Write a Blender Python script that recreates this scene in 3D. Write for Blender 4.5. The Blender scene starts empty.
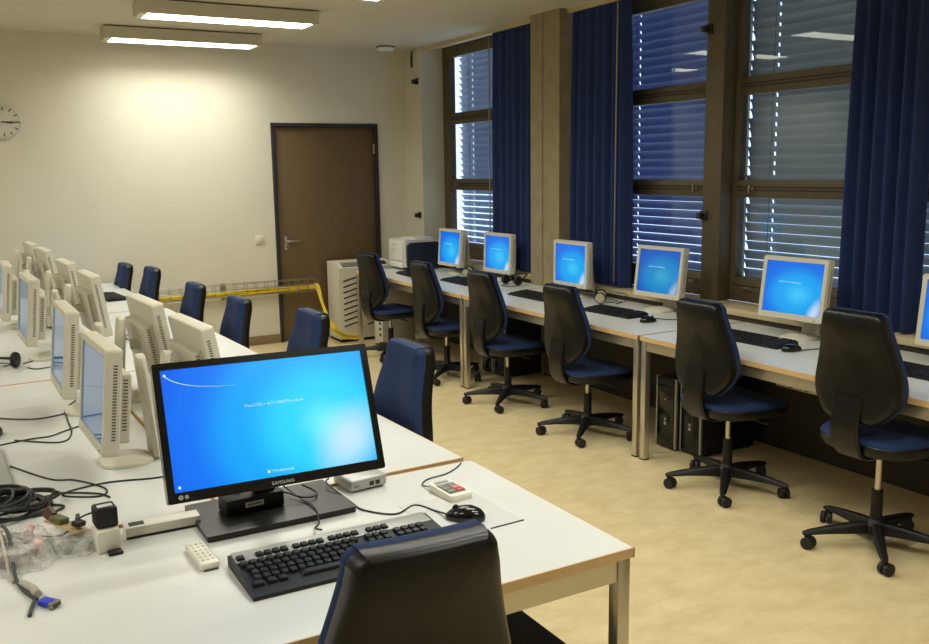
import bpy, bmesh, math, random
from mathutils import Matrix, Vector, Euler
random.seed(7)
PI = math.pi
S = bpy.context.scene
COL = S.collection

# ---------------------------------------------------------------- colours and materials
def lin(c):
    return tuple(((v / 255) / 12.92 if v <= 10 else (((v / 255) + 0.055) / 1.055) ** 2.4) for v in c) + (1.0,)

def mat(name, rgb, rough=0.5, metal=0.0, spec=0.5, var=None, vscale=6.0, bump=0.0, bscale=80.0, coat=0.0, stretch=(1, 1, 1), detail=6.0, sheen=0.0):
    m = bpy.data.materials.new(name); m.use_nodes = True
    nt = m.node_tree; N = nt.nodes; L = nt.links
    b = N['Principled BSDF']
    b.inputs['Base Color'].default_value = lin(rgb)
    b.inputs['Roughness'].default_value = rough
    b.inputs['Metallic'].default_value = metal
    b.inputs['Specular IOR Level'].default_value = spec
    if coat: b.inputs['Coat Weight'].default_value = coat
    if sheen: b.inputs['Sheen Weight'].default_value = sheen
    tc = N.new('ShaderNodeTexCoord'); mp = N.new('ShaderNodeMapping')
    mp.inputs['Scale'].default_value = stretch
    L.new(tc.outputs['Object'], mp.inputs['Vector'])
    if var:
        nz = N.new('ShaderNodeTexNoise'); nz.inputs['Scale'].default_value = vscale; nz.inputs['Detail'].default_value = detail
        nz.inputs['Roughness'].default_value = 0.65
        rp = N.new('ShaderNodeValToRGB')
        rp.color_ramp.elements[0].position = 0.33; rp.color_ramp.elements[1].position = 0.68
        rp.color_ramp.elements[0].color = lin(rgb); rp.color_ramp.elements[1].color = lin(var)
        L.new(mp.outputs['Vector'], nz.inputs['Vector']); L.new(nz.outputs['Fac'], rp.inputs['Fac'])
        L.new(rp.outputs['Color'], b.inputs['Base Color'])
    if bump:
        n2 = N.new('ShaderNodeTexNoise'); n2.inputs['Scale'].default_value = bscale; n2.inputs['Detail'].default_value = 3
        bp = N.new('ShaderNodeBump'); bp.inputs['Strength'].default_value = bump; bp.inputs['Distance'].default_value = 0.01
        L.new(mp.outputs['Vector'], n2.inputs['Vector']); L.new(n2.outputs['Fac'], bp.inputs['Height'])
        L.new(bp.outputs['Normal'], b.inputs['Normal'])
    return m

def emit(name, rgb, strength):
    m = bpy.data.materials.new(name); m.use_nodes = True
    nt = m.node_tree; nt.nodes.clear()
    e = nt.nodes.new('ShaderNodeEmission'); o = nt.nodes.new('ShaderNodeOutputMaterial')
    e.inputs['Color'].default_value = lin(rgb); e.inputs['Strength'].default_value = strength
    nt.links.new(e.outputs[0], o.inputs['Surface'])
    return m

def glass_mat(name, tint=(255, 255, 255), rough=0.0, ior=1.5):
    m = bpy.data.materials.new(name); m.use_nodes = True
    nt = m.node_tree; nt.nodes.clear(); N = nt.nodes; L = nt.links
    t = N.new('ShaderNodeBsdfTransparent'); g = N.new('ShaderNodeBsdfGlossy'); f = N.new('ShaderNodeFresnel')
    x = N.new('ShaderNodeMixShader'); o = N.new('ShaderNodeOutputMaterial')
    t.inputs['Color'].default_value = lin(tint); g.inputs['Roughness'].default_value = rough; ge = N.new('ShaderNodeNewGeometry'); mi = N.new('ShaderNodeMapRange')
    mi.inputs['To Min'].default_value = ior; mi.inputs['To Max'].default_value = 1 / ior
    L.new(ge.outputs['Backfacing'], mi.inputs['Value']); L.new(mi.outputs[0], f.inputs['IOR'])
    L.new(f.outputs[0], x.inputs[0]); L.new(t.outputs[0], x.inputs[1]); L.new(g.outputs[0], x.inputs[2]); L.new(x.outputs[0], o.inputs['Surface'])
    return m

def film_mat(name):
    m = bpy.data.materials.new(name); m.use_nodes = True
    nt = m.node_tree; nt.nodes.clear(); N = nt.nodes; L = nt.links
    t = N.new('ShaderNodeBsdfTransparent'); p = N.new('ShaderNodeBsdfPrincipled'); x = N.new('ShaderNodeMixShader'); o = N.new('ShaderNodeOutputMaterial')
    p.inputs['Base Color'].default_value = lin((235, 235, 228)); p.inputs['Roughness'].default_value = 0.22
    nz = N.new('ShaderNodeTexNoise'); nz.inputs['Scale'].default_value = 35; nz.inputs['Detail'].default_value = 3
    tc = N.new('ShaderNodeTexCoord'); L.new(tc.outputs['Object'], nz.inputs['Vector'])
    rp = N.new('ShaderNodeMapRange'); rp.inputs['From Min'].default_value = 0.3; rp.inputs['From Max'].default_value = 0.7
    rp.inputs['To Min'].default_value = 0.14; rp.inputs['To Max'].default_value = 0.55
    L.new(nz.outputs['Fac'], rp.inputs['Value']); L.new(rp.outputs[0], x.inputs[0])
    L.new(t.outputs[0], x.inputs[1]); L.new(p.outputs[0], x.inputs[2]); L.new(x.outputs[0], o.inputs['Surface'])
    return m

def screen_mat(name, w, h, gain, stops, centre, glow):
    """the picture a lit display shows: blue field, cyan bloom and a pale glow towards its lower right"""
    m = bpy.data.materials.new(name); m.use_nodes = True
    nt = m.node_tree; N = nt.nodes; L = nt.links
    b = N['Principled BSDF']; b.inputs['Base Color'].default_value = (0.004, 0.005, 0.008, 1); b.inputs['Roughness'].default_value = 0.25
    tc = N.new('ShaderNodeTexCoord')
    def dist(cx, cz, sx, sz, rot=0.0):
        mp = N.new('ShaderNodeMapping'); mp.vector_type = 'TEXTURE'
        mp.inputs['Location'].default_value = (cx * w, 0, cz * h); mp.inputs['Rotation'].default_value = (0, rot, 0)
        mp.inputs['Scale'].default_value = (sx * w, 1, sz * h)
        L.new(tc.outputs['Object'], mp.inputs['Vector'])
        sp = N.new('ShaderNodeSeparateXYZ'); L.new(mp.outputs[0], sp.inputs[0])
        cb = N.new('ShaderNodeCombineXYZ'); L.new(sp.outputs[0], cb.inputs[0]); L.new(sp.outputs[2], cb.inputs[1])
        ln = N.new('ShaderNodeVectorMath'); ln.operation = 'LENGTH'; L.new(cb.outputs[0], ln.inputs[0])
        return ln.outputs['Value']
    d = dist(*centre)
    rp = N.new('ShaderNodeValToRGB'); cr = rp.color_ramp; cr.interpolation = 'EASE'
    cr.elements[0].position = stops[0][0]; cr.elements[0].color = lin(stops[0][1])
    cr.elements[1].position = stops[-1][0]; cr.elements[1].color = lin(stops[-1][1])
    for p, c in stops[1:-1]:
        e = cr.elements.new(p); e.color = lin(c)
    L.new(d, rp.inputs['Fac'])
    g = dist(*glow)
    mr = N.new('ShaderNodeMapRange'); mr.interpolation_type = 'SMOOTHSTEP'
    mr.inputs['From Min'].default_value = 0; mr.inputs['From Max'].default_value = 1
    mr.inputs['To Min'].default_value = 0.75; mr.inputs['To Max'].default_value = 0
    L.new(g, mr.inputs['Value'])
    mx = N.new('ShaderNodeMix'); mx.data_type = 'RGBA'
    L.new(mr.outputs[0], mx.inputs[0]); L.new(rp.outputs['Color'], mx.inputs[6]); mx.inputs[7].default_value = lin((225, 240, 255))
    L.new(mx.outputs[2], b.inputs['Emission Color']); b.inputs['Emission Strength'].default_value = gain
    return m

M = dict(
    wall=mat('wall_paint', (216, 211, 192), 0.75, var=(211, 206, 187), vscale=1.5, bump=0.05, bscale=160),
    ceil=mat('ceiling_plaster', (204, 197, 176), 0.9, var=(198, 190, 168), vscale=30, bump=0.35, bscale=60),
    floor=mat('linoleum', (219, 201, 156), 0.36, var=(199, 179, 132), vscale=6.5, stretch=(1, 1.5, 1), detail=10),
    base=mat('baseboard_vinyl', (140, 120, 84), 0.6),
    concrete=mat('bare_concrete', (150, 138, 106), 0.85, var=(132, 120, 90), vscale=9, bump=0.15, bscale=40),
    reveal=mat('window_wall_paint', (200, 194, 172), 0.75, bump=0.04, bscale=150),
    parapet=mat('parapet_shade', (58, 50, 38), 0.7, bump=0.05, bscale=90),  # darkened to paint in the shade under the window tables
    sill=mat('sill_board', (196, 180, 142), 0.5, var=(186, 170, 132), vscale=3),
    wframe=mat('window_frame_metal', (94, 83, 60), 0.5, 0.2, var=(84, 73, 52), vscale=8),
    wframe2=mat('window_rail_groove', (46, 39, 28), 0.6),
    doorleaf=mat('door_laminate', (104, 82, 50), 0.5, var=(98, 77, 47), vscale=12),
    doorframe=mat('door_frame_paint', (42, 34, 42), 0.5),
    chrome=mat('brushed_chrome', (205, 200, 188), 0.28, 1.0),
    steel=mat('galvanised_steel', (150, 145, 130), 0.4, 0.8),
    slat=mat('blind_slat_daylit', (134, 144, 184), 0.5),  # light grey slats tinted blue, the daylight put into their colour
    slat_grey=mat('blind_slat_lamplit', (172, 173, 172), 0.45),  # same slats greyed for room lamplight and reflections, in the colour
    slat_pale=mat('blind_slat_brightlit', (176, 184, 205), 0.5),  # same slats made paler for the stronger daylight on them
    cord=mat('blind_cord', (70, 74, 84), 0.8),
    curtain=mat('curtain_cloth', (30, 50, 98), 0.9, var=(25, 43, 87), vscale=30, bump=0.08, bscale=400),
    lam=mat('white_laminate', (209, 210, 205), 0.32, var=(205, 205, 199), vscale=2.5),
    wood=mat('beech_edge', (208, 176, 128), 0.45, var=(194, 160, 110), vscale=20, stretch=(1, 1, 6)),
    tframe=mat('satin_steel', (200, 194, 178), 0.3, 0.9),
    black=mat('black_plastic', (16, 15, 14), 0.5, spec=0.4, bump=0.06, bscale=500),
    plate=mat('black_base_plate', (34, 32, 29), 0.34, spec=0.4),
    blackg=mat('black_gloss', (14, 14, 15), 0.16),
    shell=mat('chair_shell', (13, 12, 10), 0.34, spec=0.35, bump=0.06, bscale=600),
    rubber=mat('rubber', (18, 18, 18), 0.6),
    blue=mat('blue_upholstery', (14, 42, 86), 0.88, var=(11, 36, 76), vscale=90, bump=0.12, bscale=700),
    beige=mat('computer_beige', (204, 199, 180), 0.48, bump=0.03, bscale=500),
    beige2=mat('computer_beige_back', (192, 186, 166), 0.55, bump=0.03, bscale=500),
    vent=mat('vent_dark', (70, 66, 56), 0.7),
    silver=mat('silver_plastic', (168, 168, 163), 0.35, 0.3),
    offwhite=mat('white_plastic', (226, 223, 208), 0.4),
    acwhite=mat('appliance_white', (206, 200, 178), 0.5),
    keycap=mat('keycap', (22, 22, 22), 0.5, spec=0.35),
    yellow=mat('yellow_cable', (212, 184, 34), 0.45),
    cable=mat('black_cable', (30, 29, 27), 0.5),
    cablegrey=mat('grey_cable', (168, 162, 148), 0.5),
    printerw=mat('printer_white', (214, 212, 200), 0.45),
    navy=mat('printer_navy', (30, 36, 52), 0.4),
    keygrey=mat('pale_grey_key', (190, 187, 176), 0.45),
    red=mat('red_key', (206, 52, 62), 0.4),
    pinkkey=mat('pale_red_key', (196, 120, 118), 0.4),
    greykey=mat('grey_key', (112, 118, 106), 0.45),
    paper=mat('printed_sheet', (200, 200, 196), 0.6, var=(184, 186, 184), vscale=60, stretch=(1, 6, 1)),
    ink=mat('ink', (60, 60, 60), 0.7),
    vga=mat('connector_blue', (40, 62, 190), 0.4),
    green=mat('circuit_green', (72, 92, 58), 0.5, var=(120, 110, 70), vscale=120),
    tan=mat('connector_tan', (176, 150, 106), 0.5),
    foil=mat('antistatic_foil', (128, 126, 116), 0.3, 0.4, bump=0.5, bscale=30),
    maroon=mat('cable_maroon', (112, 62, 56), 0.5, var=(60, 44, 40), vscale=60),
    pink=mat('plug_pink', (214, 110, 116), 0.45),
    clockface=mat('clock_face', (206, 204, 190), 0.4),
    hook=mat('dark_bracket', (38, 33, 27), 0.5),
    earpad=mat('earcup_pale', (172, 168, 138), 0.5),
    glass=glass_mat('window_glass', (222, 230, 228)),
    film=film_mat('clear_plastic_film'),
    lamp=emit('lamp_diffuser', (252, 246, 226), 7.0),
    text=emit('screen_lettering', (200, 240, 255), 1.0),
    print=mat('pale_print', (206, 206, 206), 0.4),
)
M['offscreen'] = mat('screen_reflection_glow', (44, 72, 104), 0.06, spec=0.8)
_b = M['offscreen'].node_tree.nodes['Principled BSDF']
_b.inputs['Emission Color'].default_value = lin((70, 135, 190)); _b.inputs['Emission Strength'].default_value = 0.26  # blue base and faint glow stand in for reflections on unlit screens

# ---------------------------------------------------------------- mesh building
def catmull(pts, k=6):
    P = [Vector(p) for p in pts]
    if len(P) < 3 or k < 2: return P
    out = []
    for i in range(len(P) - 1):
        a = P[max(i - 1, 0)]; b = P[i]; c = P[i + 1]; d = P[min(i + 2, len(P) - 1)]
        for j in range(k):
            t = j / k
            out.append(0.5 * ((2 * b) + (c - a) * t + (2 * a - 5 * b + 4 * c - d) * t * t + (3 * b - a - 3 * c + d) * t ** 3))
    out.append(P[-1])
    return out

class MB:
    def __init__(self): self.bm = bmesh.new()
    def _add(self, t, mtx=None):
        if mtx is not None: bmesh.ops.transform(t, matrix=mtx, verts=t.verts)
        me = bpy.data.meshes.new('tmp'); t.to_mesh(me); t.free()
        self.bm.from_mesh(me); bpy.data.meshes.remove(me)
        return self
    def box(self, c, s, bev=0.0, seg=2, rot=None, top=None):
        """c centre, s full sizes; top=(kx,ky) narrows the upper face"""
        t = bmesh.new(); bmesh.ops.create_cube(t, size=1.0)
        for v in t.verts:
            if top and v.co.z > 0: v.co.x *= top[0]; v.co.y *= top[1]
            v.co = Vector((v.co.x * s[0], v.co.y * s[1], v.co.z * s[2]))
        if bev:
            bmesh.ops.bevel(t, geom=list(t.edges), offset=min(bev, min(s) * 0.49), segments=seg, profile=0.5, affect='EDGES')
        m = Matrix.Translation(c)
        if rot is not None: m = m @ Euler(rot).to_matrix().to_4x4()
        return self._add(t, m)
    def b2(self, lo, hi, bev=0.0, seg=2):
        return self.box([(a + b) / 2 for a, b in zip(lo, hi)], [abs(b - a) for a, b in zip(lo, hi)], bev, seg)
    def rings(self, R, cap=True, close=False):
        t = bmesh.new(); V = [[t.verts.new(p) for p in r] for r in R]; n = len(R[0])
        for i in range(len(R) - 1 + (1 if close else 0)):
            a = V[i]; b = V[(i + 1) % len(R)]
            for j in range(n):
                t.faces.new((a[j], a[(j + 1) % n], b[(j + 1) % n], b[j]))
        if cap and not close:
            t.faces.new(V[0][::-1]); t.faces.new(V[-1])
        bmesh.ops.recalc_face_normals(t, faces=t.faces)
        return self._add(t)
    def tube(self, pts, r, n=8, k=6):
        P = catmull(pts, k); R = []
        up = Vector((0, 0, 1)); u = None
        for i, p in enumerate(P):
            d = (P[min(i + 1, len(P) - 1)] - P[max(i - 1, 0)])
            d = d.normalized() if d.length > 1e-9 else Vector((0, 1, 0))
            if u is None:
                u = d.cross(up if abs(d.z) < 0.9 else Vector((1, 0, 0))).normalized()
            else:
                u = (u - d * u.dot(d)); u = u.normalized() if u.length > 1e-6 else d.cross(up).normalized()
            w = d.cross(u)
            rr = r(i / (len(P) - 1)) if callable(r) else r
            R.append([p + (u * math.cos(2 * PI * j / n) + w * math.sin(2 * PI * j / n)) * rr for j in range(n)])
        return self.rings(R)
    def cyl(self, p0, p1, r0, r1=None, n=20):
        r1 = r0 if r1 is None else r1
        p0 = Vector(p0); p1 = Vector(p1)
        return self.tube([p0, p1], (lambda t: r0 + (r1 - r0) * t), n, 1)
    def lathe(self, prof, c=(0, 0, 0), n=24, mtx=None):
        """prof: list of (radius, height); axis z"""
        t = MB(); t.rings([[Vector((max(r, 1e-4) * math.cos(2 * PI * j / n), max(r, 1e-4) * math.sin(2 * PI * j / n), z)) for j in range(n)] for r, z in prof])
        mm = Matrix.Translation(c) @ (mtx if mtx is not None else Matrix.Identity(4))
        bmesh.ops.transform(t.bm, matrix=mm, verts=t.bm.verts)
        return self._add(t.bm)
    def pillow(self, outline, layers, fn):
        """outline: closed 2D list; layers: (scale, depth[, shift]); fn maps (u, v, depth) to 3D"""
        cx = sum(p[0] for p in outline) / len(outline); cy = sum(p[1] for p in outline) / len(outline)
        R = [[Vector(fn(cx + (p[0] - cx) * s, cy + (p[1] - cy) * s, d)) for p in outline] for s, d in layers]
        return self.rings(R)
    def prism(self, poly, y0, y1, axis='y'):
        f = {'y': lambda a, b, d: (a, d, b), 'z': lambda a, b, d: (a, b, d), 'x': lambda a, b, d: (d, a, b)}[axis]
        return self.rings([[Vector(f(a, b, y0)) for a, b in poly], [Vector(f(a, b, y1)) for a, b in poly]])
    def wheel(self, c, r, w, axis):
        a = Vector(axis).normalized() * (w / 2); c = Vector(c)
        return self.tube([c - a, c - a * 0.8, c + a * 0.8, c + a], lambda t: r if 0.2 < t < 0.8 else r * 0.86, 18, 1)
    def build(self, name, m, parent=None, loc=None, rot=None, smooth=True, angle=32):
        me = bpy.data.meshes.new(name); bmesh.ops.recalc_face_normals(self.bm, faces=self.bm.faces); self.bm.to_mesh(me); self.bm.free()
        me.materials.append(m)
        if smooth:
            me.polygons.foreach_set('use_smooth', [True] * len(me.polygons))
            me.set_sharp_from_angle(angle=math.radians(angle))
        o = bpy.data.objects.new(name, me); COL.objects.link(o)
        if parent is not None: o.parent = parent
        if loc is not None: o.location = loc
        if rot is not None: o.rotation_euler = rot
        return o

def rrect(w, h, r, n=5, cx=0, cy=0):
    out = []
    for sx, sy, a0 in ((1, 1, 0), (-1, 1, PI / 2), (-1, -1, PI), (1, -1, 1.5 * PI)):
        for i in range(n + 1):
            a = a0 + i / n * PI / 2
            out.append((cx + sx * (w / 2 - r) + r * math.cos(a), cy + sy * (h / 2 - r) + r * math.sin(a)))
    return out

def thing(name, label, cat, loc=(0, 0, 0), rz=0.0, group=None):
    o = bpy.data.objects.new(name, None); COL.objects.link(o)
    o.empty_display_size = 0.1; o.location = loc; o.rotation_euler = (0, 0, rz)
    return tag(o, label, cat, group)
def tag(o, label, cat, group=None):
    o['label'] = label; o['category'] = cat
    if group: o['group'] = group
    return o
def struct(o):
    o['kind'] = 'structure'; return o
def group_empty(name):
    o = bpy.data.objects.new(name, None); COL.objects.link(o); o['kind'] = 'structure'; return o
def copy_tree(root, loc, rz, label, group=None):
    r = root.copy(); COL.objects.link(r); r.location = loc; r.rotation_euler = (0, 0, rz); r['label'] = label
    if group: r['group'] = group
    def rec(src, dst):
        for ch in src.children:
            c = ch.copy(); COL.objects.link(c); c.parent = dst; rec(ch, c)
    rec(root, r)
    return r
def kids(root, stem):
    return [c for c in root.children if c.name.split('.')[0] == stem]

def lettering(txt, size, m, parent, loc, rot, name, extrude=0.0002, align='LEFT', space=1.0):
    cu = bpy.data.curves.new('txt', 'FONT'); cu.body = txt; cu.size = size; cu.extrude = extrude; cu.align_x = align; cu.resolution_u = 3
    cu.space_character = space
    t = bpy.data.objects.new('txt', cu); COL.objects.link(t)
    dg = bpy.context.evaluated_depsgraph_get(); dg.update()
    me = bpy.data.meshes.new_from_object(t.evaluated_get(dg)); bpy.data.objects.remove(t); bpy.data.curves.remove(cu)
    me.materials.clear(); me.materials.append(m)
    o = bpy.data.objects.new(name, me); COL.objects.link(o); o.parent = parent; o.location = loc; o.rotation_euler = rot
    return o

# ---------------------------------------------------------------- room shell
CEIL = 2.816; YB = 8.5; XW = 4.14; XL = -3.2; YF = -1.6; XF = 4.38; T = 0.715
struct(MB().b2((XL - .1, YF - .1, -0.1), (4.6, YB + .1, 0)).build('floor', M['floor'], smooth=False))
struct(MB().b2((XL - .1, YF - .1, CEIL), (4.46, YB + .1, CEIL + .12)).build('ceiling', M['ceil'], smooth=False))
w = MB(); D0, D1, DT = 2.741, 3.838, 2.104
w.b2((XL, YB, 0), (D0, YB + .15, CEIL)); w.b2((D1, YB, 0), (4.46, YB + .15, CEIL)); w.b2((D0, YB, DT), (D1, YB + .15, CEIL)); w.b2((D0, YB + .1, 0), (D1, YB + .15, DT))
struct(w.build('wall_back', M['wall'], smooth=False))
struct(MB().b2((XL - .15, YF, 0), (XL, YB + .15, CEIL)).build('wall_left', M['wall'], smooth=False))
struct(MB().b2((XL - .15, YF - .15, 0), (4.6, YF, CEIL)).build('wall_front', M['wall'], smooth=False))
w = MB(); w.b2((XW, 8.1, 0), (4.42, YB, CEIL)); w.b2((XF, YF, .745), (4.46, 2.6, CEIL))
struct(w.build('wall_right', M['reveal'], smooth=False))
struct(MB().b2((XW, YF, 0), (4.46, 8.1, 0.745)).build('wall_right_parapet', M['parapet'], smooth=False))
p = MB(); p.b2((4.10, 5.965, .0), (4.46, 6.13, CEIL)); p.b2((4.106, 5.952, 0), (4.46, 5.965, CEIL)); p.b2((4.10, 5.74, 0), (4.46, 5.952, CEIL))
struct(p.build('pillar', M['concrete'], smooth=False))
s = MB(); s.b2((4.12, YF, .745), (4.385, 5.74, .785), .004); s.b2((4.12, 6.13, .745), (4.385, 8.1, .785), .004)
struct(s.build('window_sill', M['sill']))
struct(MB().b2((XL, YB - .014, 0), (D0, YB, .084), .003).build('baseboard_back', M['base']))
r = MB(); r.b2((4.17, 6.13, CEIL - .035), (4.225, YB - .4, CEIL)); r.b2((4.17, 2.6, CEIL - .035), (4.225, 5.74, CEIL))
struct(r.build('trim_1', M['sill'], smooth=False))

# door
d = group_empty('door_1'); d.location = (D0, YB, 0)
W = D1 - D0
f = MB(); f.b2((0, -.02, 0), (.034, .1, DT), .002); f.b2((W - .034, -.02, 0), (W, .1, DT), .002); f.b2((.034, -.02, DT - .034), (W - .034, .1, DT), .002)
f.build('door_frame', M['doorframe'], d)
MB().b2((.036, .02, .006), (W - .036, .06, DT - .036), .002).build('door_leaf', M['doorleaf'], d)
h = MB(); h.b2((.095, .012, .90), (.13, .02, 1.03), .004); h.cyl((.112, .02, .985), (.112, -.035, .985), .009); h.tube([(.112, -.035, .985), (.15, -.04, .985), (.23, -.038, .983)], .009)
hd = h.build('door_handle', M['chrome'], d); hd['label'] = 'chrome lever handle'
MB().cyl((.112, .012, .925), (.112, .008, .925), .008).build('keyhole', M['wframe2'], d)
for z in (1.86, .25):
    MB().cyl((W - .04, .0, z - .05), (W - .04, .0, z + .05), .009).build('hinge', M['tframe'], d)

# ---------------------------------------------------------------- windows, outdoor blinds, curtains
RAILS = ((1.447, 1.555), (2.078, 2.186)); ZB0, ZB1, ZT0 = .785, .94, 2.71
def window(name, y0, y1, j0, j1):
    g = group_empty(name); g.location = (XF, (y0 + y1) / 2, 0); o = (XF, (y0 + y1) / 2, 0)
    def P(x, y, z): return (x - o[0], y - o[1], z)
    f = MB()
    f.b2(P(XF, y0, ZB0), P(4.45, y1, ZB1), .004); f.b2(P(XF, y0, ZT0), P(4.45, y1, CEIL), .004)
    f.b2(P(XF, y0, ZB1), P(4.45, y0 + j0, ZT0), .004); f.b2(P(XF, y1 - j1, ZB1), P(4.45, y1, ZT0), .004)
    for a, b in RAILS: f.b2(P(XF, y0 + j0, a), P(4.45, y1 - j1, b), .004)
    f.build('window_frame', M['wframe'], g)
    q = MB()
    for a, b in RAILS:
        for t in (.42, .60): q.b2(P(XF - .003, y0 + j0, a + (b - a) * t - .005), P(XF + .002, y1 - j1, a + (b - a) * t + .005))
    q.b2(P(XF - .003, y0 + j0 * .3, ZB1 - .055), P(XF + .002, y1 - j1 * .3, ZB1 - .047))
    q.build('frame_groove', M['wframe2'], g, smooth=False)
    zs = (ZB1, *[v for r in RAILS for v in r], ZT0)
    for a, b in ((0, 1), (2, 3), (4, 5)):
        MB().b2(P(4.405, y0 + j0 - .005, zs[a] - .005), P(4.411, y1 - j1 + .005, zs[b] + .005)).build('glass_pane', M['glass'], g, smooth=False)
    for yy in (y0 + j0 + .12, y1 - j1 - .12):
        k = MB(); k.b2(P(XF - .012, yy - .02, 1.487), P(XF, yy + .02, 1.512), .003); k.b2(P(XF - .03, yy - .007, 1.478), P(XF - .01, yy + .007, 1.524), .004)
        k.build('window_latch', M['steel'], g)
        k = MB(); k.b2(P(XF - .012, yy - .035, .862), P(XF, yy + .035, .882), .003); k.b2(P(XF - .028, yy - .03, .872), P(XF - .01, yy + .01, .886), .004)
        k.build('window_latch', M['steel'], g)
    return g
window('window_1', 6.13, 8.1, .07, .13)
window('window_2', 4.39, 5.74, .06, .09)
window('window_3', 2.6, 4.30, .09, .10)
struct(MB().b2((4.27, 4.235, .785), (4.45, 4.39, CEIL), .006).build('trim_2', M['wframe']))

def blind(y0, y1, tilts, m, label, g, cords):
    t = thing('venetian_blind', label, 'blind', (4.56, (y0 + y1) / 2, .80), 0, g)
    hw = (y1 - y0) / 2; cords = sorted(c - (y0 + y1) / 2 for c in cords); pitch = .06; n = int(2.02 / pitch)
    b = MB()
    for i in range(n):
        z = .03 + i * pitch; a = math.radians(tilts(z + .8)) ; ca, sa = math.cos(a), math.sin(a)
        def strip(u0, u1, ya, yb):
            k = 6; R = []
            for j in range(k + 1):
                u = (u0 + (u1 - u0) * j / k) * .074; R.append((u, .011 * (1 - (2 * u / .074) ** 2)))
            loop = R + [(u, c - .0012) for u, c in R[::-1]]
            b.prism([(u * ca + c * sa, -u * sa + c * ca + z) for u, c in loop], ya, yb, 'y')   # outer edge lower
        cuts = [-hw + random.uniform(0, .01)]
        for yc in cords: cuts += [yc - .006, yc + .006]
        cuts.append(hw - random.uniform(0, .022))
        for q in range(0, len(cuts), 2): strip(-.5, .5, cuts[q], cuts[q + 1])
        for yc in cords: strip(-.5, .1, yc - .006, yc + .006); strip(.42, .5, yc - .006, yc + .006)
    b.build('slats', m, t, angle=50)
    h = MB(); h.b2((-.03, -hw, n * pitch), (.03, hw, n * pitch + .05)); h.build('head_rail', M['steel'], t, smooth=False)
    for yy in cords:
        MB().cyl((-.037, yy - .012, .02), (-.037, yy - .012, n * pitch), .0018, n=6).build('lift_cord', M['cord'], t)
    for sgn in (-1, 1):
        if label.startswith('pale') and sgn == 1: continue
        MB().b2((-.03, sgn * (hw + .085) - .07, 0), (.03, sgn * (hw + .085) + .07, n * pitch)).build('guide_rail', M['wframe'], t, smooth=False)
    return t
BG = 'outdoor venetian blinds behind the windows'
blind(6.3, 8.08, lambda z: 46 if z < 1.5 else 57, M['slat_pale'], 'pale grey outdoor venetian blind behind the window nearest the door', BG, (6.6, 7.85))
blind(4.5, 5.75, lambda z: 54 if z < 1.5 else (55 if z < 2.1 else 58), M['slat'], 'blue-grey outdoor venetian blind behind the middle window, beside the concrete pillar', BG, (5.38,))
blind(2.5, 4.30, lambda z: 56 if z < 1.5 else 63, M['slat_grey'], 'grey outdoor venetian blind reflecting a ceiling lamp, behind the nearest window', BG, (2.9, 4.08))

def curtain(y0, y1, label, nf, wand=None, flare=0.0):
    hw = (y1 - y0) / 2; c = thing('curtain', label, 'curtain', (4.2, (y0 + y1) / 2, .79), 0, 'blue curtains along the window wall')
    H = CEIL - .035 - .79; b = MB(); R = []
    n = nf * 12
    for zi in range(15):
        z = H * zi / 14; k = 1 + flare * (1 - zi / 14)
        amp = .034 * (1 - .55 * (zi / 14) ** 3)
        def pt(j, off):
            s = j / n; y = (s - .5) * 2 * hw * k
            x = amp * (math.sin(2 * PI * nf * s + .5 * math.sin(3 * s + zi * .12)) + .45 * math.sin(2 * PI * nf * .47 * s + 1.3)) + off
            return Vector((x, y, z + .004))
        R.append([pt(j, 0) for j in range(n + 1)] + [pt(j, .004) for j in range(n, -1, -1)])
    b.rings(R); b.build('cloth', M['curtain'], c, angle=70)
    hm = MB(); hm.b2((-.012, -hw * .97, H - .004), (.016, hw * .97, H + .004)); hm.build('heading_tape', M['curtain'], c)
    if wand is not None:
        MB().cyl((-.055, wand, H - .02), (-.06, wand, H - 1.95), .006, n=8).build('pull_rod', M['steel'], c)
    return c
curtain(6.22, 6.84, 'blue curtain hanging between the window nearest the door and the concrete pillar', 6, wand=.30)
curtain(5.06, 5.70, 'wide blue curtain with a long pull rod, hanging beside the concrete pillar', 7, wand=-.26, flare=.10)
curtain(2.82, 3.24, 'blue curtain in front of the nearest window, beyond the nearest raised office chair', 6, flare=.10)

# curtain catches
def catch(loc, label, wall='x'):
    t = thing('curtain_catch', label, 'bracket', loc, 0, 'dark curtain catches on the window wall')
    MB().b2((-.012, -.03, -.03), (0, .03, .03), .003).build('plate', M['hook'], t)
    MB().b2((-.055, -.012, -.022), (-.01, .022, .018), .004).build('clip', M['hook'], t)
    return t
catch((XW, 8.18, 2.50), 'upper small dark catch on the pale wall beside the window nearest the door')
catch((XW, 8.18, 1.20), 'lower small dark catch on the pale wall beside the window nearest the door')
catch((4.27, 4.37, 2.49), 'small dark catch high on the brown post between two windows')
catch((4.27, 4.37, 1.33), 'small dark catch on the lower half of the brown post between two windows')
t = thing('wall_hook', 'dark forked hook under the ceiling in the corner by the door', 'hook', (XW, 8.28, 2.66))
k = MB(); k.b2((-.014, -.014, -.02), (0, .014, .10), .003); k.tube([(-.007, 0, .07), (-.02, -.03, .11), (-.02, -.05, .13)], .008); k.build('hook_body', M['hook'], t)

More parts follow.
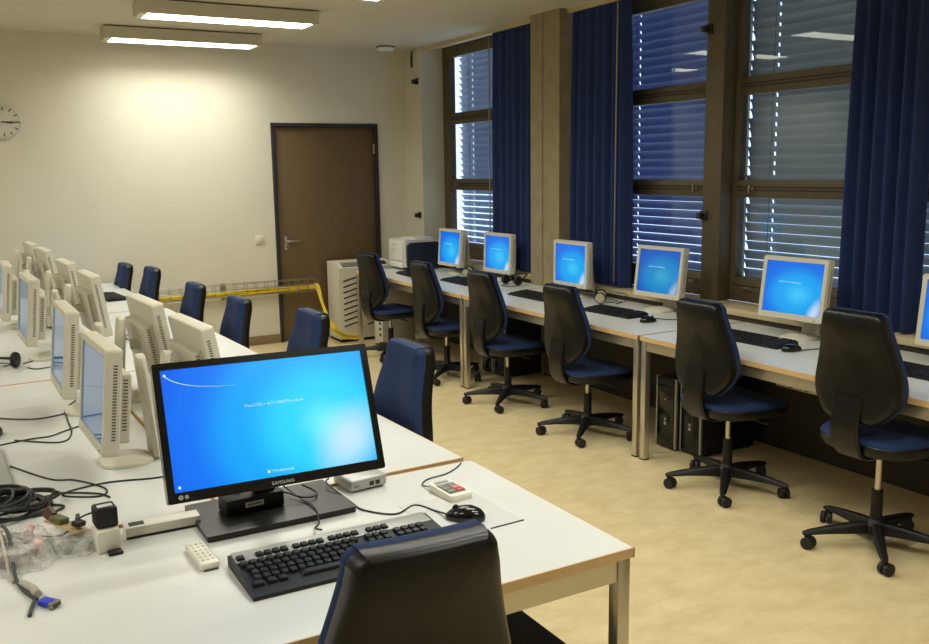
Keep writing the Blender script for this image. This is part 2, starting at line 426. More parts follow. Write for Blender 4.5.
# ---------------------------------------------------------------- ceiling lamps
LAMP_W = 15.4; LAMP_SPREAD = 152
def lamp(loc, label, first=[None]):
    if first[0] is None:
        t = thing('ceiling_lamp', label, 'lamp', loc, 0, 'long box lamps on the ceiling'); first[0] = t
        f = MB(); L, Wd, H = 1.27, .235, .096
        f.b2((-L / 2, -Wd / 2, .006), (L / 2, -Wd / 2 + .012, H)); f.b2((-L / 2, Wd / 2 - .012, .006), (L / 2, Wd / 2, H))
        f.b2((-L / 2, -Wd / 2 + .012, .006), (-L / 2 + .012, Wd / 2 - .012, H)); f.b2((L / 2 - .012, -Wd / 2 + .012, .006), (L / 2, Wd / 2 - .012, H))
        f.b2((-L / 2 + .012, -Wd / 2 + .012, H - .012), (L / 2 - .012, Wd / 2 - .012, H))
        f.build('housing', M['ceil'], t, smooth=False)
        MB().b2((-L / 2 + .05, -Wd / 2 + .012, .0), (L / 2 - .05, Wd / 2 - .012, .012), .003).build('diffuser', M['lamp'], t)
        e = MB()
        for sg in (-1, 1): e.b2((sg * (L / 2 - .05), -Wd / 2 + .012, .001), (sg * (L / 2 - .012), Wd / 2 - .012, .012), .002)
        e.build('end_cap', M['offwhite'], t)
        ld = bpy.data.lights.new('lamp_light', 'AREA'); ld.shape = 'RECTANGLE'; ld.size = L - .12; ld.size_y = Wd - .04
        ld.energy = LAMP_W; ld.color = (.97, .985, .92); ld.spread = math.radians(LAMP_SPREAD)
        lo = bpy.data.objects.new('lamp_light', ld); COL.objects.link(lo); lo.parent = t; lo.location = (0, 0, -.004)
        return t
    return copy_tree(first[0], loc, 0, label)
ZL = 2.709
lamp((1.865, 7.975, ZL), 'glowing box lamp on the ceiling, the one nearest the back wall')
lamp((1.895, 6.69, ZL), 'glowing box lamp on the ceiling, second from the back wall')
lamp((1.93, 5.40, ZL), 'glowing box lamp cut off by the top edge of the photo')
for i, y in enumerate((4.1, 2.8, 1.5, .2)):
    lamp((1.93, y, ZL), f'unseen ceiling lamp over the aisle, above the photo, {["first", "second", "third", "last"][i]} after the visible three')
for i, y in enumerate((7.975, 5.4, 2.8, 1.4)):
    lamp((-1.3, y, ZL), f'unseen ceiling lamp over the far side of the room, {["first", "second", "third", "last"][i]} from the back wall')
t = thing('smoke_detector', 'flat white smoke detector on the ceiling near the back corner', 'detector', (3.82, 8.2, CEIL - .042))
MB().lathe([(.02, 0), (.07, .002), (.085, .018), (.085, .03), (.08, .034)]).build('cover', M['offwhite'], t)
MB().lathe([(.092, .034), (.092, .042)]).build('mounting_plate', M['wframe2'], t)

# ---------------------------------------------------------------- back wall things
t = thing('wall_clock', 'round pale wall clock with black ticks cut by the photo edge', 'clock', (.486, YB - .002, 2.084))
RX = Matrix.Rotation(PI / 2, 4, 'X')
MB().lathe([(.135, 0), (.135, .03), (.128, .036), (.124, .03), (.0001, .03)], mtx=RX, n=40).build('clock_case', M['clockface'], t)
tk = MB()
for i in range(12):
    a = i * PI / 6; tk.box((.106 * math.sin(a), -.0315, .106 * math.cos(a)), (.008, .002, .026), rot=(0, a, 0))
tk.build('tick_marks', M['ink'], t, smooth=False)
MB().box((.045, -.036, .0), (.125, .002, .006), rot=(0, math.radians(0), 0)).build('minute_hand', M['ink'], t)
MB().box((.03, -.034, -.004), (.08, .002, .009), rot=(0, math.radians(7), 0)).build('hour_hand', M['ink'], t)
t = thing('wall_switch', 'small white switch plate on the wall beside the brown door', 'switch', (2.586, YB, 1.01))
MB().b2((-.045, -.01, -.045), (.045, 0, .045), .004).build('plate', M['wall'], t)
MB().b2((-.026, -.015, -.03), (.026, -.009, .03), .003).build('rocker', M['acwhite'], t)

t = thing('cable_tray', 'wire mesh cable tray running low along the back wall', 'cable tray', (0, 8.37, .50))
x0, x1 = .9, 3.10; k = MB()
for y, z in ((0, .115), (0, .06), (0, 0), (.045, 0), (.09, 0), (.09, .06), (.09, .115)):
    k.cyl((x0, y, z), (x1, y, z), .0035, n=6)
x = x0
while x <= x1 + .001:
    k.tube([(x, 0, .115), (x, 0, 0), (x, .09, 0), (x, .09, .115)], .003, 6, 1); x += .1
k.build('wire_mesh', M['steel'], t)
for x in (1.2, 2.2):
    q = MB(); q.b2((x - .02, .09, -.03), (x + .02, .129, .12)); q.b2((x - .02, 0, -.012), (x + .02, .1, -.004)); q.build('bracket', M['steel'], t, smooth=False)
t = thing('cable_bundle', 'bundle of yellow network cables lying in the wire tray and drooping to the floor', 'cables', (0, 8.37, .50))
for i in range(8):
    yy = .02 + .012 * (i % 5); zz = .010 + .011 * (i // 3) ; j = lambda a: random.uniform(-a, a)
    pts = [(.92, yy, zz + .002)] + [(.92 + .32 * q, yy + j(.008), zz + abs(j(.016))) for q in range(1, 7)]
    pts += [(3.03, yy, zz + .012), (3.09 + j(.008), yy - .05, .02 + .02 * (i % 3)), (3.085 + j(.012), -.12 + j(.02), -.10), (3.10 + j(.015), -.22 + j(.02), -.24), (3.14 + j(.02), -.29 + j(.012), -.345 + j(.02)), (3.22 + j(.02), -.30 + j(.015), -.41 + j(.02)), (3.32 + j(.02), -.30 + j(.02), -.445 + j(.02)), (3.43 + j(.02), -.31 + j(.02), -.47 + .01 * (i % 4))]
    MB().tube(pts, .0068, 8, 5).build('cable', M['yellow'], t)

# portable air conditioner and cabinet by the desk end
t = thing('air_conditioner', 'tall beige portable air conditioner standing between the door and the desk end', 'air conditioner', (3.225, 8.13, 0))
a = MB(); Wx, Wy, H = .56, .30, .775
prof = [(0, .03), (Wy, .03), (Wy, H), (.09, H), (0, H - .05)]
a.rings([[Vector((x, y, z)) for y, z in prof] for x in (0, Wx)]); a.build('cabinet', M['acwhite'], t)
MB().b2((.01, .01, 0), (Wx - .01, Wy - .01, .032)).build('plinth', M['black'], t)
th = math.atan2(.05, .09)
def onslope(x, s): return (x, .0 + s * .09, H - .05 + s * .05)
MB().box((.17, .045, H - .024), (.24, .07, .006), rot=(th, 0, 0)).build('air_outlet', M['vent'], t)
g = MB()
for i in range(3): g.box((.17, .028 + i * .018, H - .031 + i * .010), (.24, .003, .006), rot=(th, 0, 0))
g.build('outlet_louver', M['acwhite'], t)
MB().box((.44, .045, H - .024), (.15, .06, .006), rot=(th, 0, 0)).build('control_panel', M['navy'], t)
g = MB()
for r_ in range(9):
    for c_ in range(2): g.box((.14 + .24 * c_, -.001, .18 + r_ * .055), (.20, .006, .014), rot=(0, math.radians(-14), 0))
g.build('intake_grille', M['vent'], t, smooth=False)

t = thing('white_cabinet', 'low off-white metal cabinet under the desk end beside the air conditioner', 'cabinet', (3.47, 7.69, 0))
MB().b2((0, 0, .02), (.34, .19, .56), .006).build('body', M['acwhite'], t)
g = MB()
for i in range(7): g.b2((-.003, .03, .10 + i * .055), (.003, .075, .125 + i * .055))
g.build('vent_slots', M['vent'], t, smooth=False)
MB().b2((.01, .01, 0), (.33, .18, .021)).build('plinth', M['black'], t)

# ---------------------------------------------------------------- tables
def table(name, label, loc, rz, sx, sy, group, apron=.055):
    t = thing(name, label, 'table', loc, rz, group)
    MB().b2((-sx / 2 + .003, -sy / 2 + .003, T - .026), (sx / 2 - .003, sy / 2 - .003, T), .0015, 1).build('tabletop', M['lam'], t)
    e = MB()
    for a, b in (((-sx / 2, -sy / 2), (sx / 2, -sy / 2 + .0035)), ((-sx / 2, sy / 2 - .0035), (sx / 2, sy / 2)), ((-sx / 2, -sy / 2), (-sx / 2 + .0035, sy / 2)), ((sx / 2 - .0035, -sy / 2), (sx / 2, sy / 2))):
        e.b2((*a, T - .0262), (*b, T - .0006))
    e.build('edge_band', M['wood'], t, smooth=False)
    f = MB(); q = .012; z0, z1 = T - .026 - apron, T - .0265
    f.b2((-sx / 2 + q, -sy / 2 + q, z0), (sx / 2 - q, -sy / 2 + q + .02, z1)); f.b2((-sx / 2 + q, sy / 2 - q - .02, z0), (sx / 2 - q, sy / 2 - q, z1))
    f.b2((-sx / 2 + q, -sy / 2 + q, z0), (-sx / 2 + q + .02, sy / 2 - q, z1)); f.b2((sx / 2 - q - .02, -sy / 2 + q, z0), (sx / 2 - q, sy / 2 - q, z1))
    f.build('frame', M['tframe'], t, smooth=False)
    for gx in (-1, 1):
        for gy in (-1, 1):
            cx, cy = gx * (sx / 2 - .026), gy * (sy / 2 - .026)
            l = MB().b2((cx - .019, cy - .019, .006), (cx + .019, cy + .019, T - .027), .003).build('leg', M['tframe'], t)
            MB().b2((cx - .02, cy - .02, 0), (cx + .02, cy + .02, .007)).build('foot', M['rubber'], l)
    return t
G1 = 'white tables in a row along the windows'
table('computer_table', 'white window-side table carrying the printer, its end beside the air conditioner', (3.72, 6.905, 0), 0, .82, 2.03, G1)
table('computer_table', 'white window-side table in the middle of the row, in front of the concrete pillar', (3.72, 4.88, 0), 0, .82, 2.01, G1)
table('computer_table', 'white window-side table nearest the viewer with two dark computers under its end', (3.72, 2.855, 0), 0, .82, 2.01, G1)
G2 = 'white tables pushed together in the centre block'
for x, y, rz, nm in ((1.385, 3.505, .024, 'directly behind the wide black monitor'), (1.330, 5.53, .030, 'between the other two centre tables'), (1.254, 7.455, .043, 'nearest the back wall')):
    c, s_ = math.cos(rz), math.sin(rz)
    table('computer_table', f'white centre table on the aisle side, {nm}', (x - .405 * c, y - .405 * s_, 0), rz, .80, 2.01 if y < 7 else 1.80, G2)
    table('computer_table', f'white centre table on the side away from the aisle, {nm}', (x - 1.215 * c, y - .45 * s_, 0), rz, .80, 2.01 if y < 7 else 1.80, G2)
table('teacher_table', 'large white front table with wood edge carrying the wide black monitor', (.405, 2.059, 0), 0, 2.016, .814, None, apron=.06)

# ---------------------------------------------------------------- office chairs
def chair_proto(label):
    t = thing('office_chair', label, 'chair', (0, 0, 0), 0, 'swivel office chairs with black shells and blue cushions')
    MB().lathe([(.03, .055), (.05, .075), (.05, .105), (.034, .125), (.03, .13)]).build('hub', M['black'], t)
    for i in range(5):
        a = math.radians(25 + 72 * i); dx, dy = math.cos(a), math.sin(a); px, py = -dy, dx
        R = []
        for q, (r_, zt, zb, wd) in enumerate(((.02, .118, .062, .026), (.10, .112, .066, .026), (.20, .098, .066, .021), (.285, .083, .062, .017), (.315, .074, .060, .012))):
            R.append([Vector((dx * r_ + px * u * wd, dy * r_ + py * u * wd, z)) for u, z in ((-1, zb + .006), (-.75, zb), (.75, zb), (1, zb + .006), (.85, zt - .008), (.5, zt), (-.5, zt), (-.85, zt - .008))])
        l = MB().rings(R).build('leg', M['black'], t)
        c = MB(); cx, cy = dx * .30, dy * .30; ax = (math.cos(a + .7), math.sin(a + .7), 0)
        c.cyl((cx, cy, .035), (cx, cy, .066), .008, n=10)
        ox, oy = -ax[1] * .012, ax[0] * .012
        for sg in (-1, 1): c.wheel((cx + ox + ax[0] * .014 * sg, cy + oy + ax[1] * .014 * sg, .027), .027, .02, ax)
        c.box((cx + ox * .6, cy + oy * .6, .045), (.02, .02, .024), .004, rot=(0, 0, a + .7))
        c.build('caster', M['rubber'], l)
    MB().cyl((0, 0, .11), (0, 0, .26), .026, .023).build('lift_sleeve', M['black'], t)
    MB().cyl((0, 0, .125), (0, 0, .385), .0135).build('gas_lift', M['chrome'], t)
    k = MB(); k.box((0, -.02, .378), (.12, .22, .035), .012); k.cyl((.06, .03, .375), (.21, .03, .37), .006); k.box((.21, .03, .37), (.05, .016, .01), .004)
    k.build('mechanism', M['black'], t)
    # seat
    out = []
    for i in range(40):
        a = 2 * PI * i / 40; cx_, sy_ = math.cos(a), math.sin(a); e = .55
        x = .23 * math.copysign(abs(cx_) ** e, cx_); y = .225 * math.copysign(abs(sy_) ** e, sy_)
        x *= 1 + .10 * (y / .225); out.append((x, y + .015))
    wf = lambda u, v, d_: (u, v, .40 + d_ - .02 * max(0, (v - .12) / .12) ** 2 * (1 if d_ > -.02 else .5))
    MB().pillow(out, [(.45, -.020), (.75, -.018), (.93, -.006), (.985, .010), (1.0, .030), (1.0, .040), (.985, .044), (.5, .044)], wf).build('seat_shell', M['shell'], t)
    MB().pillow(out, [(.6, .03), (.97, .034), (.995, .044), (.985, .054), (.94, .064), (.82, .069), (.4, .066), (.05, .065)], wf).build('seat_cushion', M['blue'], t)
    # backrest
    prof = [(0, .095), (.012, .125), (.05, .168), (.10, .200), (.145, .208), (.19, .203), (.26, .186), (.34, .165), (.40, .152), (.428, .147)]
    rt = [(x, z) for z, x in prof]
    top = []
    for q in range(9):
        a = PI / 2 * q / 8
        top.append((.105 + .041 * math.cos(a), .430 + .034 * math.sin(a)))
    ol = rt[:-1] + top + [(-x, z) for x, z in top[::-1]] + [(-x, z) for x, z in rt[:-1][::-1]]
    ol = [(p.x * .97, p.z) for p in catmull([(x, 0, z) for x, z in ol], 3)]
    def bk(u, v, d_):
        lean = -.225 - .022 * (v / .46) + .026 * math.sin(PI * min(max((v - .02) / .38, 0), 1))
        return (u, lean + d_ + .55 * u * u, .490 + v)
    MB().pillow(ol, [(.05, -.018), (.6, -.018), (.82, -.017), (.90, -.0145), (.95, -.010), (.98, -.003), (.995, .007), (1.0, .020), (1.0, .032), (.985, .036), (.5, .036)], bk).build('back_shell', M['shell'], t)
    MB().pillow(ol, [(.5, .025), (.975, .027), (1.0, .035), (1.012, .044), (1.005, .055), (.97, .065), (.88, .072), (.55, .074), (.05, .075)], bk).build('back_cushion', M['blue'], t)
    MB().box((.0, -.226, .70), (.022, .012, .040), .005).build('height_catch', M['black'], t)
    # rear stem, a wide J from the back shell to under the seat
    path = [(-.226, .64), (-.236, .57), (-.240, .50), (-.226, .432), (-.188, .388), (-.12, .370), (-.03, .366)]
    P = catmull([(0, y, z) for y, z in path], 5); R = []
    for i, p in enumerate(P):
        dd = (P[min(i + 1, len(P) - 1)] - P[max(i - 1, 0)]).normalized(); nn = Vector((0, -dd.z, dd.y))
        hwid = .068 if i < len(P) * .55 else .068 - .022 * (i / len(P) - .55) / .45
        R.append([p + nn * o_ + Vector((x_, 0, 0)) for x_, o_ in ((-hwid, -.004), (-hwid * .85, -.013), (hwid * .85, -.013), (hwid, -.004), (hwid * .9, .010), (-hwid * .9, .010))])
    MB().rings(R).build('back_stem', M['shell'], t)
    return t
UP = ('gas_lift', 'mechanism', 'seat_shell', 'seat_cushion', 'back_shell', 'back_cushion', 'height_catch', 'back_stem')
def raise_chair(c, dz):
    a, b = dz if isinstance(dz, tuple) else (dz, dz)
    for n in UP:
        for k in kids(c, n): k.location.z = b if n in ('back_shell', 'back_cushion', 'height_catch') else a
CH = [  # x, y, rz(deg), dz, label
    (3.385, 2.380, -90, (.065, .105), 'black-backed swivel chair raised highest, nearest the viewer along the window tables'),
    (3.394, 3.258, -92, (.02, .04), 'black-backed swivel chair at the window tables in front of the two dark computers'),
    (3.375, 4.415, -90, (-.025, .0), 'black-backed swivel chair at the middle window table, nearer the paired table legs'),
    (3.365, 5.330, -89, (-.015, .0), 'black-backed swivel chair at the middle window table, farther from the paired table legs'),
    (3.385, 6.270, -90, (-.02, -.01), 'black-backed swivel chair at the printer table, beside its single near leg'),
    (3.360, 7.270, -84, (-.02, -.01), 'black-backed swivel chair at the far end of the window tables, by the air conditioner'),
    (1.310, 3.110, 90, .035, 'blue-cushioned chair at the centre tables, largest and nearest beside the wide black monitor'),
    (1.300, 4.170, 90, .025, 'blue-cushioned chair at the centre tables, seen just above the top edge of the wide monitor'),
    (1.285, 5.400, 90, -.05, 'blue-cushioned chair at the centre tables, third from the viewer'),
    (1.245, 6.330, 90, -.055, 'blue-cushioned chair at the centre tables, in front of the yellow cables'),
    (1.160, 7.380, 90, -.03, 'blue-cushioned chair at the centre tables, second from the back wall'),
    (1.070, 8.060, 90, -.05, 'blue-cushioned chair at the centre tables, closest to the back wall'),
    (.690, 1.575, -3, .055, 'chair pulled up to the front table, its black back shell turned to the viewer'),
]
ch0 = None
for x, y, rz, dz, lab in CH:
    if ch0 is None:
        ch0 = chair_proto(lab); ch0.location = (x, y, 0); ch0.rotation_euler = (0, 0, math.radians(rz)); c = ch0
    else: c = copy_tree(ch0, (x, y, 0), math.radians(rz), lab)
    raise_chair(c, dz)

# ---------------------------------------------------------------- beige flat monitors
MW, MH = .41, .335
SCR_W, SCR_H = MW - .05, MH - .058
STOPS = [(0.0, (60, 200, 250)), (.30, (20, 165, 245)), (.60, (8, 112, 232)), (1.0, (10, 72, 196))]
M['screen'] = screen_mat('lit_blue_screen', SCR_W, SCR_H, .95, STOPS, (.10, -.12, 1.10, 1.0), (.40, -.45, .14, .42, .45))
M['screen_dull'] = screen_mat('lit_blue_screen_dull', SCR_W, SCR_H, .62, STOPS, (.10, -.12, 1.10, 1.0), (.40, -.45, .14, .42, .45))
WS = .56 - .036; HS = .335 - .042
M['screen_wide'] = screen_mat('lit_wide_screen', WS, HS, 1.0, [(0.0, (110, 240, 255)), (.22, (40, 215, 255)), (.5, (0, 168, 252)), (.78, (0, 115, 246)), (1.0, (0, 92, 236))], (.26, -.10, .88, 1.35), (.37, -.28, .20, .48, .8))
def monitor_proto(label):
    t = thing('computer_monitor', label, 'monitor', (0, 0, 0), 0, 'beige flat monitors')
    hd = MB(); bw = .024
    # bezel ring with depth
    out_ = rrect(MW, MH, .012, 4, 0, MH / 2); inn = rrect(SCR_W, SCR_H, .004, 4, 0, MH / 2 + .004)
    V3 = lambda pl, y: [Vector((a, y, b)) for a, b in pl]
    hd.rings([V3(inn, .006), V3(inn, .001), V3([(a * .985, MH / 2 + (b - MH / 2) * .985) for a, b in out_], 0.0), V3(out_, .006), V3(out_, .044), V3(out_, .046), V3([(a * .985, MH / 2 + (b - MH / 2) * .985) for a, b in out_], .050)], cap=False)
    hd.prism([(a * .985, MH / 2 + (b - MH / 2) * .985) for a, b in out_], .0495, .0505)
    h = hd.build('display_head', M['beige'], t, loc=(0, -.10, .085))
    MB().prism(rrect(SCR_W + .006, SCR_H + .006, .002, 2), -.001, .003).build('screen', M['screen'], h, loc=(0, .006, MH / 2 + .004), smooth=False)
    b = MB(); b.box((0, .066, MH * .42), (MW * .80, .046, MH * .66), .008, 3); b.build('rear_housing', M['beige2'], h)
    for sx_ in (-1, 1):
        v = MB()
        for i in range(26): v.box((sx_ * (MW / 2 + .0002), .030, .055 + i * .0092), (.0016, .012, .0038))
        v.build('side_vent', M['vent'], h, smooth=False); v = MB()
        for i in range(16): v.box((sx_ * MW * .4002, .070, .075 + i * .0105), (.0016, .014, .004))
        v.build('housing_vent', M['vent'], h, smooth=False)
    v = MB()
    for i in range(8):
        for j in range(9): v.box((-.125 + i * .0357, .0892, MH * .32 + j * .0145), (.005, .0016, .004))
    v.build('rear_vent', M['vent'], h, smooth=False)
    MB().cyl((MW / 2 - .05, .001, .013), (MW / 2 - .05, -.002, .013), .005, n=12).build('power_button', M['silver'], h)
    lettering('Press CTRL + ALT + DELETE to log on', .0088, M['text'], h, (-.09, .0045, MH / 2 + .03), (PI / 2, 0, 0), 'screen_text')
    # stand
    ol = rrect(.275, .235, .095, 6, 0, .008)
    MB().pillow(ol, [(.7, 0), (.99, .0), (1.0, .006), (.98, .012), (.80, .018), (.35, .028)], lambda u, v_, d_: (u, v_, d_)).build('base', M['beige'], t)
    R = []
    for zz, yy, hw_ in ((.012, .100, .062), (.06, .098, .054), (.16, .090, .050), (.27, .080, .049), (.32, .075, .046), (.343, .073, .034), (.352, .0725, .012)):
        R.append([Vector((x_, yy + o_, zz)) for x_, o_ in ((-hw_, 0), (-hw_ * .8, -.012), (hw_ * .8, -.012), (hw_, 0), (hw_ * .8, .014), (-hw_ * .8, .014))])
    MB().rings(R).build('neck', M['beige'], t)
    MB().cyl((0, -.02, .25), (0, .085, .25), .022, n=14).build('pivot', M['beige2'], t)
    return t
mon0 = None
def monitor(x, y, zb, yaw, tilt, label, group, scr=None, text=True):
    """x, y: middle of the lower front edge; yaw: the way the screen faces"""
    global mon0
    rz = math.radians(yaw) + PI / 2
    bx = x - math.cos(math.radians(yaw)) * .10; by = y - math.sin(math.radians(yaw)) * .10
    if mon0 is None:
        mon0 = monitor_proto(label); m_ = mon0; m_.location = (bx, by, T); m_.rotation_euler = (0, 0, rz); m_['group'] = group
    else: m_ = copy_tree(mon0, (bx, by, T), rz, label, group)
    h = kids(m_, 'display_head')[0]; h.location.z = zb - T; h.rotation_euler = (math.radians(-tilt), 0, 0)
    if group == GR:
        for n_ in ('base', 'neck', 'pivot'): kids(m_, n_)[0].location.y = min(0, 4.115 - (bx + .1225))
        kids(m_, 'base')[0].scale = (.66, .70, 1)
        kids(m_, 'pivot')[0].location.y = 0; kids(m_, 'pivot')[0].scale = (.7, .5, 1)
    pv = kids(m_, 'pivot')[0]; pv.location.z = min(0, zb - T - .11)
    if zb < .78:
        nk = kids(m_, 'neck')[0]; nk.scale.z = .80; pv.location.z -= .02
    for k in list(h.children):
        st = k.name.split('.')[0]
        if st == 'screen' and scr:
            k.data = k.data.copy(); k.data.materials[0] = M[scr]
        if st == 'screen_text' and not text: bpy.data.objects.remove(k)
    return m_
GR = 'beige monitors along the window tables'; GA = 'beige monitors facing away from the aisle'; GB = 'beige monitors seen from behind on the centre tables'
for x, y, zb, yaw, tilt, lab, sc in (
    (3.891, 7.150, .787, 180, 4, 'lit beige monitor at the window tables, next to the printer', None),
    (3.985, 6.480, .781, 181.8, 2, 'lit beige monitor at the window tables, second from the printer, before a curtain', None),
    (3.907, 5.339, .789, 180, 0.5, 'lit beige monitor in front of the concrete pillar', None),
    (3.956, 4.469, .806, 184, 7, 'dimmer lit beige monitor between the wide curtain and the brown window post', 'screen_dull'),
    (3.869, 3.315, .828, 183.5, 7, 'bright lit beige monitor under the grey blind, largest at the window tables', None),
    (3.88, 2.375, .81, 184, 6, 'beige monitor cut off by the photo edge beyond the nearest raised chair', None)):
    monitor(x, y, zb, yaw, tilt, lab, GR, sc)
for x, y, zb, yaw, tilt, lab in (
    (.336, 3.060, .797, 182.5, 6, 'beige monitor with a reflecting screen, largest and nearest on the centre tables'),
    (.315, 3.830, .815, 180.5, 6, 'beige monitor with a reflecting screen, second nearest on the centre tables'),
    (.280, 5.080, .816, 182.4, 6, 'beige monitor with a reflecting screen, third, behind the coiled headset'),
    (.235, 6.243, .790, 180, 6, 'beige monitor with a reflecting screen, cut by the photo edge')):
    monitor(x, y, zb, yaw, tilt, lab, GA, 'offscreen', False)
for x, y, zb, yaw, tilt, lab in (
    (.845, 3.460, .775, 4, 10, 'lowered beige monitor seen from behind, just above the wide black monitor'),
    (.765, 3.950, .806, 4, 9, 'beige monitor seen from behind, second in its row, tallest in view'),
    (.715, 5.318, .792, 3, 8, 'beige monitor seen from behind, third in its row'),
    (.695, 6.143, .794, 3.5, 9, 'beige monitor seen from behind, fourth in its row'),
    (.672, 7.287, .794, 4, 9, 'beige monitor seen from behind, fifth in its row'),
    (.640, 8.050, .792, 4, 9, 'beige monitor seen from behind, closest to the back wall')):
    monitor(x, y, zb, yaw, tilt, lab, GB)

# ---------------------------------------------------------------- wide black monitor on the front table
t = thing('wide_monitor', 'wide black monitor showing a bright blue screen on the front table', 'monitor', (.70, 2.36, T))
BW, BH = .56, .335
MB().prism(rrect(.41, .262, .006, 3, .01, .01), 0, .016, 'z').build('base_plate', M['plate'], t)
n_ = MB(); n_.box((.0, .03, .055), (.06, .035, .10), .006); n_.box((.0, .0, .15), (.055, .03, .16), .006, rot=(math.radians(22), 0, 0)); n_.build('neck', M['blackg'], t)
hd = thing_head = bpy.data.objects.new('display_head', None)
b = MB()
V3 = lambda pl, y: [Vector((a, y, b_)) for a, b_ in pl]
o_ = rrect(BW, BH, .006, 3, 0, BH / 2); i_ = rrect(WS, HS, .002, 3, 0, BH / 2 + .004)
b.rings([V3(i_, .006), V3(i_, .0), V3(o_, .0), V3(o_, .028), V3([(a * .93, BH / 2 + (q - BH / 2) * .9) for a, q in o_], .046)], cap=False)
b.prism([(a * .93, BH / 2 + (q - BH / 2) * .9) for a, q in o_], .045, .047)
bpy.data.objects.remove(hd)
hd = b.build('display_head', M['blackg'], t, loc=(.681 - .70, 2.145 - 2.36, .865 - T), rot=(math.radians(-20.5), math.radians(.9), math.radians(.3)))
hd.scale = (1.015, 1, 1.022)
MB().prism(rrect(WS + .006, HS + .006, .002, 2), -.001, .003).build('screen', M['screen_wide'], hd, loc=(0, .006, BH / 2 + .004), smooth=False)
lettering('SAMSUNG', .0115, M['print'], hd, (.0, -.0006, .0055), (PI / 2, 0, 0), 'brand_lettering', align='CENTER', space=1.15)
lettering('Press CTRL + ALT + DELETE to log on', .0095, M['text'], hd, (-.068, .0046, BH / 2 + .038), (PI / 2, 0, 0), 'screen_text')
lettering('7 Professional', .010, M['text'], hd, (-.022, .0046, .036), (PI / 2, 0, 0), 'screen_text')
q_ = MB(); q_.box((-.030, .0046, .040), (.007, .0004, .007)); q_.box((-WS / 2 + .013, .0046, .036), (.006, .0004, .006)); q_.box((-WS / 2 + .010, .0046, BH - .030), (.006, .0004, .006)); q_.build('screen_icon', M['text'], hd, smooth=False)
arc = MB(); arc.tube([(-WS / 2 + .008, .0046, BH - .030), (-WS / 2 + .03, .0046, BH - .046), (-WS / 2 + .07, .0046, BH - .060), (-WS / 2 + .125, .0046, BH - .068), (-WS / 2 + .18, .0046, BH - .071)], lambda s_: .0011 * (1.15 - s_), 6, 6)
arc.build('screen_arc', M['text'], hd)
s_ = MB(); s_.cyl((-BW / 2 + .030, .0005, .0125), (-BW / 2 + .030, -.0006, .0125), .006, n=14); s_.cyl((-BW / 2 + .044, .0005, .0125), (-BW / 2 + .044, -.0006, .0125), .005, n=14)
s_.build('badge', M['silver'], hd)

# power brick on the base plate
t = thing('power_brick', 'black power brick with white label lying on the black monitor base', 'power adapter', (.664, 2.385, T + .0165), math.radians(3))
MB().b2((-.083, -.035, 0), (.083, .04, .044), .006).build('case', M['black'], t)
MB().b2((-.03, -.0356, .016), (.022, -.0345, .030)).build('label_sticker', M['print'], t)
q_ = MB(); q_.b2((-.024, -.0362, .0205), (.016, -.0355, .0255)); q_.build('label_print', M['greykey'], t)
MB().tube([(.08, .0, .022), (.10, -.0, .022), (.13, -.03, .012), (.17, -.035, .006), (.19, .0, .006), (.165, .04, .02)], .0028, 8, 6).build('cord', M['cable'], t)
MB().box((-.03, .03, .05), (.018, .02, .012), .003).build('cable_clip', M['black'], t)

t = thing('docking_box', 'small silver box with two ports behind the wide monitor', 'computer box', (1.01, 2.43, T), math.radians(6))
MB().b2((-.062, -.05, .004), (.062, .06, .040), .008, 3).build('case', M['silver'], t)
q_ = MB(); q_.b2((.002, -.0515, .014), (.016, -.049, .026)); q_.b2((.022, -.0515, .014), (.036, -.049, .026)); q_.build('ports', M['wframe2'], t, smooth=False)
MB().b2((-.05, -.0512, .017), (-.035, -.049, .023)).build('power_light', M['greykey'], t)
MB().b2((-.05, -.04, 0), (.05, .05, .005)).build('foot_pad', M['rubber'], t)

